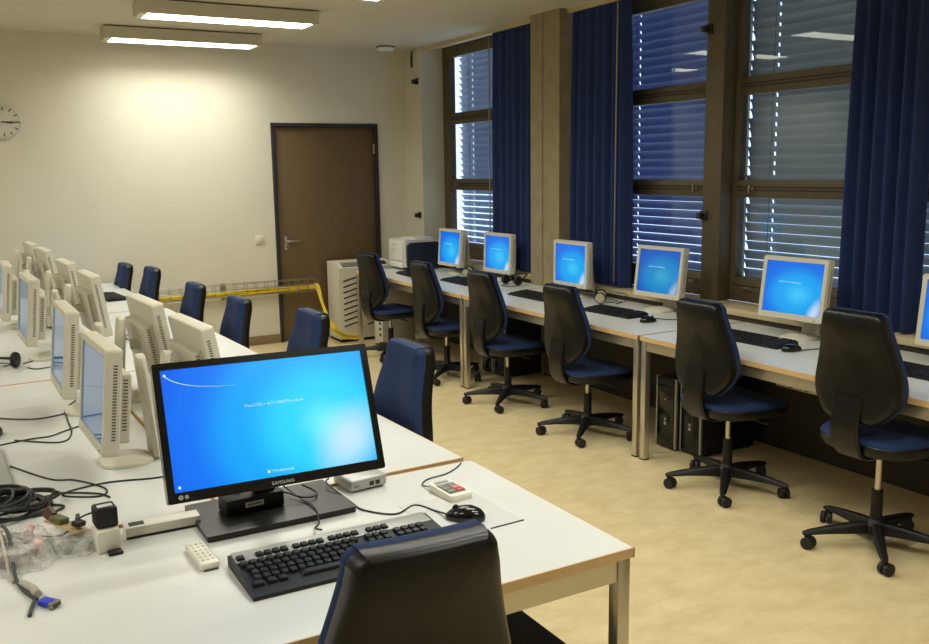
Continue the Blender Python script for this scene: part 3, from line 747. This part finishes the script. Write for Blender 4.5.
# keyboard with individual keys
def keyboard_big():
    t = thing('keyboard', 'black keyboard with a silver top strip on the front table', 'keyboard', (.775, 1.968, T), math.radians(-.3))
    W_, D_ = .528, .215
    R = [[Vector((x, y, z)) for y, z in ((-D_ / 2, .0), (D_ / 2, 0), (D_ / 2, .026), (D_ / 2 - .01, .030), (-D_ / 2 + .012, .014), (-D_ / 2, .010))] for x in (-W_ / 2, W_ / 2)]
    k_ = MB().rings(R).build('case', M['black'], t)
    sl = math.atan2(.016, D_ - .022)
    zt = lambda y: .014 + (y + D_ / 2 - .012) * .016 / (D_ - .022)
    key_d = .0205
    def on(x, y, sx, sy, h, m, n, bev=.0015, top=None):
        return MB().box((0, 0, 0), (sx, sy, h), bev, 2, top=top).build(n, m, t, loc=(x, y, zt(y) + h / 2 - .0005), rot=(sl, 0, 0))
    on(0, D_ / 2 - .030, W_ - .012, .054, .0022, M['silver'], 'top_strip')
    cap = (.82, .82)
    kw = .0212; x0 = -W_ / 2 + .020
    rows = []
    yf = D_ / 2 - .042
    def key(x, y, wx=kw - .0025): on(x, y, wx, key_d, .009, M['keycap'], 'key', .0018, cap)
    key(x0, yf, .020)
    for blk in range(3):
        for q in range(4): key(x0 + .046 + blk * .092 + q * .0205, yf)
    for q in range(3): key(x0 + .332 + q * .0205, yf)
    ys = [D_ / 2 - .073 - i * .0245 for i in range(5)]
    for i, y in enumerate(ys[:4]):
        xo = (0, .008, .012, .004)[i]; n = (14, 13, 12, 12)[i]
        for q in range(n): key(x0 + xo + q * kw + (0 if i != 3 else .006), y)
    y = ys[4]
    for xx, wx in ((0, .027), (.032, .022), (.058, .022), (.160, .125), (.250, .022), (.278, .027)): key(x0 + xx + .004, y, wx)
    for i, y in enumerate(ys):
        for q in range(3):
            if i in (2,): continue
            if i == 3 and q != 1: continue
            key(x0 + .315 + q * kw, y)
        for q in range(4): key(x0 + .395 + q * kw, y)
    return t
keyboard_big()

def flat_keyboard(loc, rz, label, group='black keyboards', first=[None]):
    if first[0] is None:
        t = thing('keyboard', label, 'keyboard', loc, rz, group); first[0] = t
        W_, D_ = .45, .17
        MB().rings([[Vector((x, y, z)) for y, z in ((-D_ / 2, .0), (D_ / 2, 0), (D_ / 2, .024), (-D_ / 2, .010))] for x in (-W_ / 2, W_ / 2)]).build('case', M['black'], t)
        sl = math.atan2(.014, D_); k = MB()
        for r_ in range(6):
            y = D_ / 2 - .02 - r_ * .0255 + (0 if r_ else .004)
            for c_ in range(20):
                if c_ in (15,): continue
                x = -W_ / 2 + .018 + c_ * .0218
                if r_ == 5 and 4 <= c_ <= 9: continue
                k.box((x, y, .018 + (y) * .0824 + .003), (.0185, .0185, .007), 0, rot=(sl, 0, 0), top=(.8, .8))
        y = D_ / 2 - .02 - 5 * .0255; k.box((-W_ / 2 + .16, y, .018 + y * .0824 + .003), (.125, .0185, .007), 0, rot=(sl, 0, 0), top=(.97, .8))
        k.box((0, 0, .0175), (W_ - .02, D_ - .02, .002), 0, rot=(sl, 0, 0))
        k.build('keys', M['keycap'], t, smooth=False)
        return t
    return copy_tree(first[0], loc, rz, label)
KR = -PI / 2
flat_keyboard((3.690, 4.560, T), KR + .06, 'black keyboard before the dimmer monitor on the middle window table')
flat_keyboard((3.690, 5.480, T), KR, 'black keyboard before the monitor at the concrete pillar')
flat_keyboard((3.690, 6.560, T), KR - .02, 'black keyboard before the second monitor from the printer')
flat_keyboard((3.600, 7.270, T), KR - .08, 'dark keyboard lying in front of the white and navy printer')
flat_keyboard((3.700, 3.400, T), KR + .05, 'black keyboard before the largest window-side monitor')
flat_keyboard((3.710, 2.460, T), KR + .03, 'black keyboard cut by the photo edge beyond the nearest raised chair')
flat_keyboard((1.050, 7.330, T), PI / 2 + .10, 'black keyboard far back on the centre tables, before the turned-away monitors')

def mouse(loc, rz, label, first=[None]):
    if first[0] is None:
        t = thing('computer_mouse', label, 'mouse', loc, rz, 'black computer mice'); first[0] = t
        ol = [(.031 * math.cos(a) * (1 - .08 * math.sin(a)), .056 * math.sin(a)) for a in [2 * PI * i / 28 for i in range(28)]]
        MB().pillow(ol, [(.8, 0), (.97, .002), (1.0, .010), (.95, .021), (.8, .030), (.5, .036), (.1, .038)], lambda u, v, d_: (u, v, d_ * (1 - .25 * (v / .056) ** 2 - .12 * v / .056) if d_ > .012 else d_)).build('body', M['blackg'], t)
        MB().wheel((0, .026, .031), .009, .007, (1, 0, 0)).build('scroll_wheel', M['rubber'], t)
        return t
    return copy_tree(first[0], loc, rz, label)
mouse((1.143, 2.030, T + .0015), .85, 'glossy black mouse on the grey sheet beside the front keyboard')
mouse((3.660, 3.105, T), KR - .3, 'black mouse before the largest window-side monitor')
mouse((3.650, 4.180, T), KR - .2, 'black mouse at the near end of the middle window table')
mouse((.07, 3.62, T), 2.6, 'black mouse cut by the photo edge above the silver laptop')

t = thing('printed_sheet', 'grey printed sheet lying under the black mouse on the front table', 'paper', (1.165, 2.075, T), math.radians(2))
MB().b2((-.13, -.135, 0), (.105, .14, .0014)).build('sheet', M['paper'], t, smooth=False)
q_ = MB(); q_.b2((-.0, -.1365, 0), (.106, -.1345, .003)); q_.build('edge', M['black'], t, smooth=False)

t = thing('card_reader', 'small pale keypad device with grey and red buttons on the front table', 'keypad', (1.203, 2.222, T), math.radians(4))
ol = rrect(.085, .145, .012, 4)
MB().pillow(ol, [(.9, 0), (.98, .0), (1.0, .006), (1.0, .016), (.96, .021), (.5, .021)], lambda u, v, d_: (u, v, d_ + .05 * max(0, v) * (1 if d_ > .01 else 0))).build('case', M['offwhite'], t)
MB().box((0, -.004, .0225), (.062, .086, .003), .001, rot=(.02, 0, 0)).build('button_field', M['greykey'], t)
for i, (x_, y_, m_) in enumerate(((-.016, .022, 'greykey'), (.016, .022, 'greykey'), (-.016, -.004, 'greykey'), (.016, -.004, 'pinkkey'), (-.016, -.032, 'greykey'), (.016, -.030, 'red'))):
    MB().box((x_, y_, .0250), (.027, .023, .004), .0015).build('button', M[m_], t)
MB().box((0, .056, .0262), (.05, .014, .001)).build('display_strip', M['silver'], t)
MB().tube([(-.03, .07, .01), (-.034, .12, .004), (.01, .16, .003), (.09, .17, .003), (.15, .20, .003), (.197, .235, .004)], .0022, 6, 6).build('cord', M['cable'], t)

t.scale = (.9, .9, .9)
t = thing('remote_control', 'small white remote control lying before the black monitor base', 'remote', (.468, 2.158, T), math.radians(2))
MB().box((0, -.008, .010), (.045, .150, .018), .004, 3).build('case', M['offwhite'], t)
for r_ in range(6):
    for c_ in range(3):
        MB().box((-.012 + c_ * .012, -.06 + r_ * .021, .0185), (.006, .009, .003), .001).build('button', M['keygrey' if (r_ + c_) % 3 else 'cablegrey'], t)
MB().b2((-.017, -.0868, .001), (.017, -.085, .004)).build('battery_seam', M['ink'], t)

t = thing('power_strip', 'long off-white power bar with a black socket behind the white remote', 'power bar', (.428, 2.412, T), math.radians(-1.5))
MB().b2((-.10, -.042, .0), (.092, .010, .030), .004).build('case', M['offwhite'], t)
MB().b2((-.088, -.030, .0295), (-.05, -.004, .0315), .001).build('black_socket', M['ink'], t)
MB().b2((-.098, -.0435, .0), (.09, -.040, .006)).build('shadow_line', M['rubber'], t)  # dark strip standing in for the shadow line under the bar

t = thing('plug_adapter', 'white cube plug adapter on the front table next to the power bar', 'adapter', (.277, 2.345, T), math.radians(4))
MB().b2((-.028, -.034, .0), (.028, .034, .058), .005).build('case', M['offwhite'], t)
q_ = MB()
for x_ in (-.010, .010): q_.cyl((x_, -.0, .058), (x_, -.0, .0585), .003, n=10)
q_.build('pin_holes', M['ink'], t)
MB().b2((-.008, -.062, .0), (.026, -.036, .008), .002).build('pull_tab', M['black'], t)
t = thing('plug_charger', 'black plug-in charger standing on top of the white cube adapter', 'charger', (.279, 2.352, T + .059), math.radians(4))
MB().b2((-.027, -.026, .0), (.027, .030, .052), .007, 3).build('case', M['black'], t)
MB().b2((-.018, -.012, .0515), (.018, .008, .0525)).build('label_sticker', M['print'], t)
MB().tube([(-.02, .028, .03), (-.05, .06, .01), (-.09, .10, -.04), (-.16, .20, -.055), (-.22, .28, -.0565)], .0025, 6, 6).build('cord', M['cable'], t)

# plastic bags with small parts
def bag(loc, sx, sy, sz, label, seed):
    rnd = random.Random(seed); t = thing('plastic_bag', label, 'bag', loc, rnd.uniform(-.1, .1))
    b_ = MB(); n = 28; R = []
    ph = [rnd.uniform(0, 6) for _ in range(6)]
    for s_, z in ((1.06, .001), (1.03, .006), (.97, sz * .45), (.86, sz * .8), (.62, sz), (.25, sz * 1.04)):
        ring = []
        for i in range(n):
            a = 2 * PI * i / n; e = .62
            r_ = 1 + .05 * math.sin(3 * a + ph[0] + z * 60) + .035 * math.sin(7 * a + ph[1] + z * 90)
            ring.append(Vector((sx / 2 * s_ * r_ * math.copysign(abs(math.cos(a)) ** e, math.cos(a)), sy / 2 * s_ * r_ * math.copysign(abs(math.sin(a)) ** e, math.sin(a)), max(.001, z + .004 * math.sin(5 * a + ph[2]) * (1 if z > .01 else 0)))))
        R.append(ring)
    b_.rings(R); b_.build('film', M['film'], t, angle=25)
    return t
bag((.075, 2.40, T), .165, .22, .055, 'clear plastic bag with maroon leads inside at the front table edge', 3)
bag((.205, 2.43, T), .105, .20, .036, 'clear plastic bag under the small circuit board', 5)
t = thing('cable_coil', 'coiled maroon and brown leads inside the clear bag', 'cable', (.07, 2.40, T))
for i in range(5):
    a0 = i * 1.3
    MB().tube([(.045 * math.cos(a0 + q * .75) * (1 + .1 * (i % 2)), .07 * math.sin(a0 + q * .75), .012 + .006 * i + .004 * math.sin(q * 2 + i)) for q in range(10)], .0082, 8, 4).build('lead', M['maroon'], t)
for x_, y_ in ((.035, .05), (.045, -.045), (-.04, .055)):
    MB().cyl((x_, y_, .040), (x_ + .012, y_ + .02, .046), .0095, n=10).build('plug', M['pink'], t)
t = thing('foil_pouch', 'grey antistatic pouch lying under the small circuit board', 'pouch', (.205, 2.395, T + .003), .1)
MB().box((0, 0, .009), (.072, .09, .016), .006, 3).build('pouch', M['foil'], t)
t = thing('circuit_board', 'small green and tan circuit board with connectors on top of the clear bag', 'circuit board', (.195, 2.42, T + .052), .62)
MB().box((0, 0, 0), (.045, .115, .004), .001, rot=(.12, .15, 0)).build('board', M['tan'], t)
MB().box((-.002, .024, .012), (.03, .04, .018), .002, rot=(.12, .15, 0)).build('chip_block', M['green'], t)
MB().box((.004, -.038, .010), (.03, .022, .014), .003, rot=(.12, .15, 0)).build('connector', M['hook'], t)
MB().box((.0, .058, .022), (.016, .03, .03), .003, rot=(.5, .15, 0)).build('plug', M['maroon'], t)
MB().box((.05, .02, -.006), (.055, .010, .010), .002, rot=(0, -.1, .75)).build('header_strip', M['ink'], t)

t = thing('video_cable', 'grey and dark lead ending in a blue video plug on the front table', 'cable', (-.004, -.018, T))
MB().tube([(.055, 2.50, .06), (.062, 2.44, .068), (.066, 2.36, .06), (.066, 2.29, .012), (.075, 2.21, .006), (.10, 2.13, .007)], .0042, 8, 6).build('lead', M['cable'], t)
MB().tube([(.03, 2.50, .062), (.045, 2.44, .066), (.05, 2.36, .058), (.055, 2.30, .010), (.06, 2.26, .006)], .0035, 8, 6).build('pale_lead', M['cablegrey'], t)
MB().tube([(.078, 2.235, .008), (.095, 2.19, .010), (.103, 2.15, .010)], .0095, 10, 4).build('ferrite_sleeve', M['cablegrey'], t)
MB().box((.118, 2.100, .009), (.025, .036, .014), .004, rot=(0, 0, .65)).build('blue_plug', M['vga'], t)
q_ = MB(); q_.box((.131, 2.082, .009), (.028, .012, .012), .002, rot=(0, 0, .65)); q_.build('plug_shield', M['steel'], t)
MB().box((.1355, 2.0765, .009), (.018, .005, .006), .001, rot=(0, 0, .65)).build('plug_socket', M['ink'], t)
q_ = MB(); q_.tube([(.095, 2.13, .006), (.085, 2.09, .005), (.08, 2.06, .005)], .0045, 8, 4); q_.build('small_plug', M['ink'], t)

# laptop edge, cable tangle and headset on the centre tables
t = thing('laptop', 'closed silver laptop cut off by the photo edge on the centre table', 'laptop', (-.05, 3.16, T), math.radians(1.5))
MB().b2((-.19, -.25, .0), (.145, .27, .014), .004).build('base', M['black'], t)
MB().b2((-.19, -.245, .0155), (.143, .27, .028), .005).build('lid', M['silver'], t)
t = thing('cable_tangle', 'heap of tangled black cables on the centre table by the silver laptop', 'cables', (.08, 2.77, T))
for i in range(9):
    rnd = random.Random(20 + i); a0 = rnd.uniform(0, 6); ex, ey = rnd.uniform(.05, .10), rnd.uniform(.06, .12)
    ox, oy = rnd.uniform(-.05, .03), rnd.uniform(-.03, .04)
    pts = [(ox + ex * math.cos(a0 + q * .8) * rnd.uniform(.8, 1.15), oy + ey * math.sin(a0 + q * .8) * rnd.uniform(.8, 1.15), .006 + .007 * i * rnd.uniform(.55, 1.0)) for q in range(14)]
    MB().tube(pts, .0042, 8, 4).build('cable', M['cable'], t)
q_ = MB(); q_.tube([(.05, -.06, .006), (.10, -.03, .005), (.135, -.06, .005), (.11, -.09, .005), (.05, -.10, .005)], .0034, 8, 5); q_.tube([(.06, .02, .02), (.10, .05, .006), (.15, .06, .004), (.235, -.0, .004), (.26, -.05, .004)], .003, 8, 5)
q_.build('loose_end', M['cable'], t)

def lead(pts, label, r=.0028, z=.003):
    o = MB().tube([(p[0], p[1], (p[2] if len(p) > 2 else z)) for p in pts], r, 6, 6).build('monitor_cable', M['cable'], loc=(0, 0, T))
    return tag(o, label, 'cable')
lead([(.14, 3.517), (.276, 3.403), (.325, 3.50), (.335, 3.70), (.345, 3.88), (.401, 4.02)], 'black lead from the cut-off mouse looping up to the second reflecting monitor')
lead([(.09, 3.479), (.188, 3.502), (.254, 3.503), (.300, 3.54), (.40, 3.62)], 'black lead running from the cut-off mouse behind the nearest reflecting monitor')
lead([(.106, 3.201), (.205, 2.991), (.271, 2.939), (.34, 2.812), (.317, 2.747), (.228, 2.803), (.246, 2.841), (.362, 2.861), (.503, 2.826), (.62, 2.86)], 'long black lead curling from the silver laptop towards the wide monitor')
lead([(.083, 3.90), (.21, 3.798), (.30, 3.80), (.42, 3.86)], 'black lead lying flat before the second reflecting monitor')
lead([(.28, 4.86), (.32, 4.80), (.40, 4.83), (.46, 4.92)], 'black headset lead ending under the third reflecting monitor')
lead([(.27, 4.98), (.36, 5.06), (.44, 5.12)], 'short black lead between the coiled headset and the third reflecting monitor')
for (x_, y_), nm in zip(((.93, 4.06), (.86, 5.42), (.66, 3.22)), ('second turned-away monitor', 'third turned-away monitor', 'nearest reflecting monitor')):
    rnd = random.Random(int(x_ * 100)); pts = [(x_ + .03 * math.cos(q * 1.1) * rnd.uniform(.6, 1.7) , y_ + .08 * math.sin(q * 1.1 + .4) * rnd.uniform(.6, 1.6), .004 + .005 * (q % 4)) for q in range(14)]
    lead(pts, f'small knot of black leads on the table behind the {nm}', .0024)

def headset(loc, rz, label, pad, first={}):
    t = thing('headset', label, 'headset', loc, rz, 'headsets lying on the tables')
    b_ = MB(); b_.tube([(-.075, 0, .04), (-.08, .06, .06), (-.05, .12, .075), (0, .145, .08), (.05, .12, .075), (.08, .06, .06), (.075, 0, .04)], .0065, 8, 5); b_.build('headband', M['black'], t)
    for sg in (-1, 1):
        c = MB(); mm = Matrix.Rotation(PI / 2, 4, 'Y')
        c.lathe([(.01, -.014), (.036, -.012), (.040, 0), (.037, .012), (.02, .018)], (sg * .075, 0, .041), 20, mm); e = c.build('ear_cup', M['black'], t)
        c = MB(); c.lathe([(.012, -.006), (.031, -.005), (.033, 0), (.031, .005), (.012, .006)], (sg * .075 + (-.016 if pad else .0), 0, .041), 20, mm); c.build('ear_pad', M['earpad'] if pad else M['rubber'], e)
    MB().tube([(.085, -.02, .02), (.11, -.06, .006), (.06, -.11, .004), (-.02, -.09, .004), (.0, -.03, .004)], .0026, 6, 6).build('cord', M['cable'], t)
    return t
headset((3.95, 6.90, T), .85, 'headset with pale ear pads beside the monitor next to the printer', True)
headset((3.94, 6.17, T), -PI * .45, 'all-black headset beside the second monitor from the printer', False)
headset((3.93, 5.00, T), .85, 'headset with a pale round ear pad beside the monitor at the concrete pillar', True)
headset((.165, 4.93, T), 2.7, 'black coiled headset lying on the centre table at the photo edge', False)

# leads on the window tables
for pts, lab in (
    (((4.02, 4.28, .05), (3.96, 4.20, .01), (3.88, 4.14, .004), (3.80, 4.16, .004), (3.76, 4.24, .004), (3.70, 4.22, .004)), 'black lead curling to the mouse on the middle window table'),
    (((4.06, 4.36, .06), (4.00, 4.22, .09), (3.97, 4.12, .03), (4.02, 4.02, .004), (3.90, 4.05, .004)), 'black lead knotted behind the dimmer window-side monitor'),
    (((3.98, 3.14, .05), (3.93, 3.02, .03), (3.88, 2.98, .004), (3.82, 3.05, .004), (3.71, 3.08, .004)), 'black lead of the mouse before the largest window-side monitor'),
    (((4.04, 3.2, .10), (4.0, 3.06, .10), (3.97, 2.98, .04), (4.02, 2.92, .004), (4.05, 3.1, .004)), 'black looped lead behind the largest window-side monitor'),
    (((4.02, 4.95, .07), (4.04, 4.86, .06), (4.0, 4.80, .03), (3.95, 4.86, .004), (4.05, 4.92, .004)), 'black lead heaped by the headset at the concrete pillar'),
    (((4.0, 6.8, .03), (3.95, 6.76, .01), (4.02, 6.70, .004), (3.90, 6.68, .004)), 'black lead between the headset and the second monitor from the printer')):
    lead(pts, lab, .003)
lead([(1.105, 2.068, .012), (1.10, 2.12, .004), (1.073, 2.193, .003), (.996, 2.161, .003), (.935, 2.233, .003), (.925, 2.30, .006), (.90, 2.42, .03), (.92, 2.46, .03)], 'black lead running from the glossy mouse past the black monitor base', .0025)
lead([(.762, 2.105, .028), (.770, 2.177, .006), (.790, 2.20, .008), (.808, 2.28, .021), (.80, 2.36, .021), (.775, 2.44, .04), (.74, 2.42, .09)], 'black lead running from the front keyboard over the black monitor base', .0025)

# ---------------------------------------------------------------- printer
t = thing('laser_printer', 'white and navy laser printer at the far end of the window tables', 'printer', (3.705, 7.62, T))
PX, PY, PZ = .36, .385, .285
b_ = MB(); b_.prism([(.004, .03), (PX * .98, .03), (PX, PZ * .95), (PX * .75, PZ), (.02, PZ), (.0, PZ * .97)], .03, PY); b_.build('body', M['printerw'], t)
prof = rrect(PX * .97, PZ * .88, .05, 6, PX * .52, PZ * .47)
MB().prism(prof, -.003, .032).build('side_panel', M['navy'], t)
b_ = MB(); b_.b2((-.012, .06, .085), (.004, PY - .02, PZ * .93), .006); b_.build('front_door', M['printerw'], t)
MB().b2((-.014, .07, .02), (.004, PY - .03, .08), .004).build('paper_drawer', M['printerw'], t)
q_ = MB(); q_.cyl((-.0135, .24, .235), (-.0105, .24, .235), .011, n=12); q_.cyl((-.0135, .25, .185), (-.0105, .25, .185), .009, n=12); q_.build('button', M['greykey'], t)
q_ = MB(); q_.b2((.02, .04, 0), (.34, PY - .02, .031)); q_.build('foot', M['wframe2'], t, smooth=False)
MB().b2((.12, .08, PZ - .004), (.33, PY - .06, PZ + .016), .008).build('output_tray', M['printerw'], t)

# ---------------------------------------------------------------- computers under tables
def tower(loc, rz, label, first=[None]):
    if first[0] is None:
        t = thing('computer_tower', label, 'computer', loc, rz, 'dark computer towers under tables'); first[0] = t
        MB().b2((-.084, .0, .012), (.084, .42, .43), .005).build('case', M['black'], t)
        MB().b2((-.072, -.014, .012), (.072, .004, .43), .006).build('front_panel', M['blackg'], t)
        for sg in (-1, 1): MB().b2((sg * .079 - .006, -.012, .012), (sg * .079 + .006, .003, .43), .002).build('silver_strip', M['silver'], t)
        q_ = MB(); q_.b2((-.062, -.016, .34), (.062, -.013, .375)); q_.b2((-.062, -.016, .385), (.062, -.013, .42)); q_.build('drive_bay', M['black'], t, smooth=False)
        q_ = MB(); q_.cyl((0, -.013, .30), (0, -.017, .30), .006, n=10); q_.build('power_button', M['silver'], t)
        q_ = MB(); q_.cyl((0, -.013, .155), (0, -.0165, .155), .010, n=14); q_.cyl((0, -.013, .18), (0, -.0165, .18), .008, n=14); q_.build('badge', M['silver'], t)
        q_ = MB()
        for x_ in (-.06, .06):
            for y_ in (.03, .39): q_.cyl((x_, y_, 0), (x_, y_, .013), .012, n=10)
        q_.build('foot', M['rubber'], t)
        return t
    return copy_tree(first[0], loc, rz, label)
tower((3.585, 3.925, 0), -PI / 2, 'dark computer tower beside the paired legs under the nearest window table, closer to the legs')
tower((3.615, 3.752, 0), -PI / 2, 'dark computer tower under the nearest window table, second from the paired legs')
tower((3.75, 6.245, 0), -PI / 2, 'dark computer tower under the printer table, farther of two')
tower((3.76, 6.065, 0), -PI / 2, 'dark computer tower under the printer table, nearer of two')
tower((1.215, 1.72, 0), 0, 'dark computer tower under the front table, beside the pulled-up chair')
t = thing('socket_bar', 'pale socket bar hanging under the nearest window table', 'power bar', (3.75, 2.9, .50))
MB().b2((-.03, -.35, 0), (.03, .35, .045), .004).build('case', M['offwhite'], t)
for i in range(6): MB().cyl((-.031, -.25 + i * .1, .022), (-.028, -.25 + i * .1, .022), .017, n=16).build('socket', M['greykey'], t)
for y_ in (-.32, .32): MB().b2((-.01, y_ - .01, .044), (.01, y_ + .01, T - .03 - .50)).build('hanger', M['steel'], t, smooth=False)

# ---------------------------------------------------------------- world, camera, view
wd = bpy.data.worlds.new('World'); S.world = wd; wd.use_nodes = True
bg = wd.node_tree.nodes['Background']; bg.inputs['Color'].default_value = (.58, .68, 1.0, 1); bg.inputs['Strength'].default_value = 3.8

R = ((0.8688303, -0.494894, -0.01462297), (-0.09490516, -0.13748198, -0.98594712), (0.48592892, 0.85800853, -0.16641651))
cam = bpy.data.cameras.new('Camera'); co = bpy.data.objects.new('Camera', cam); COL.objects.link(co)
rt, dn, fw = [Vector(r_) for r_ in R]
m4 = Matrix.Identity(4)
for i in range(3):
    m4[i][0] = rt[i]; m4[i][1] = -dn[i]; m4[i][2] = -fw[i]
m4[2][3] = 1.65
co.matrix_world = m4
cam.sensor_fit = 'HORIZONTAL'; cam.sensor_width = 36.0; cam.lens = 36.0 * 907.788 / 929.0; cam.clip_start = .05
S.camera = co
S.view_settings.view_transform = 'Standard'; S.view_settings.look = 'None'; S.view_settings.gamma = 1.0
S.view_settings.use_curve_mapping = False; S.view_settings.exposure = 0.0
S.cycles.use_denoising = True
S.cycles.max_bounces = 8; S.cycles.diffuse_bounces = 4; S.cycles.transparent_max_bounces = 12
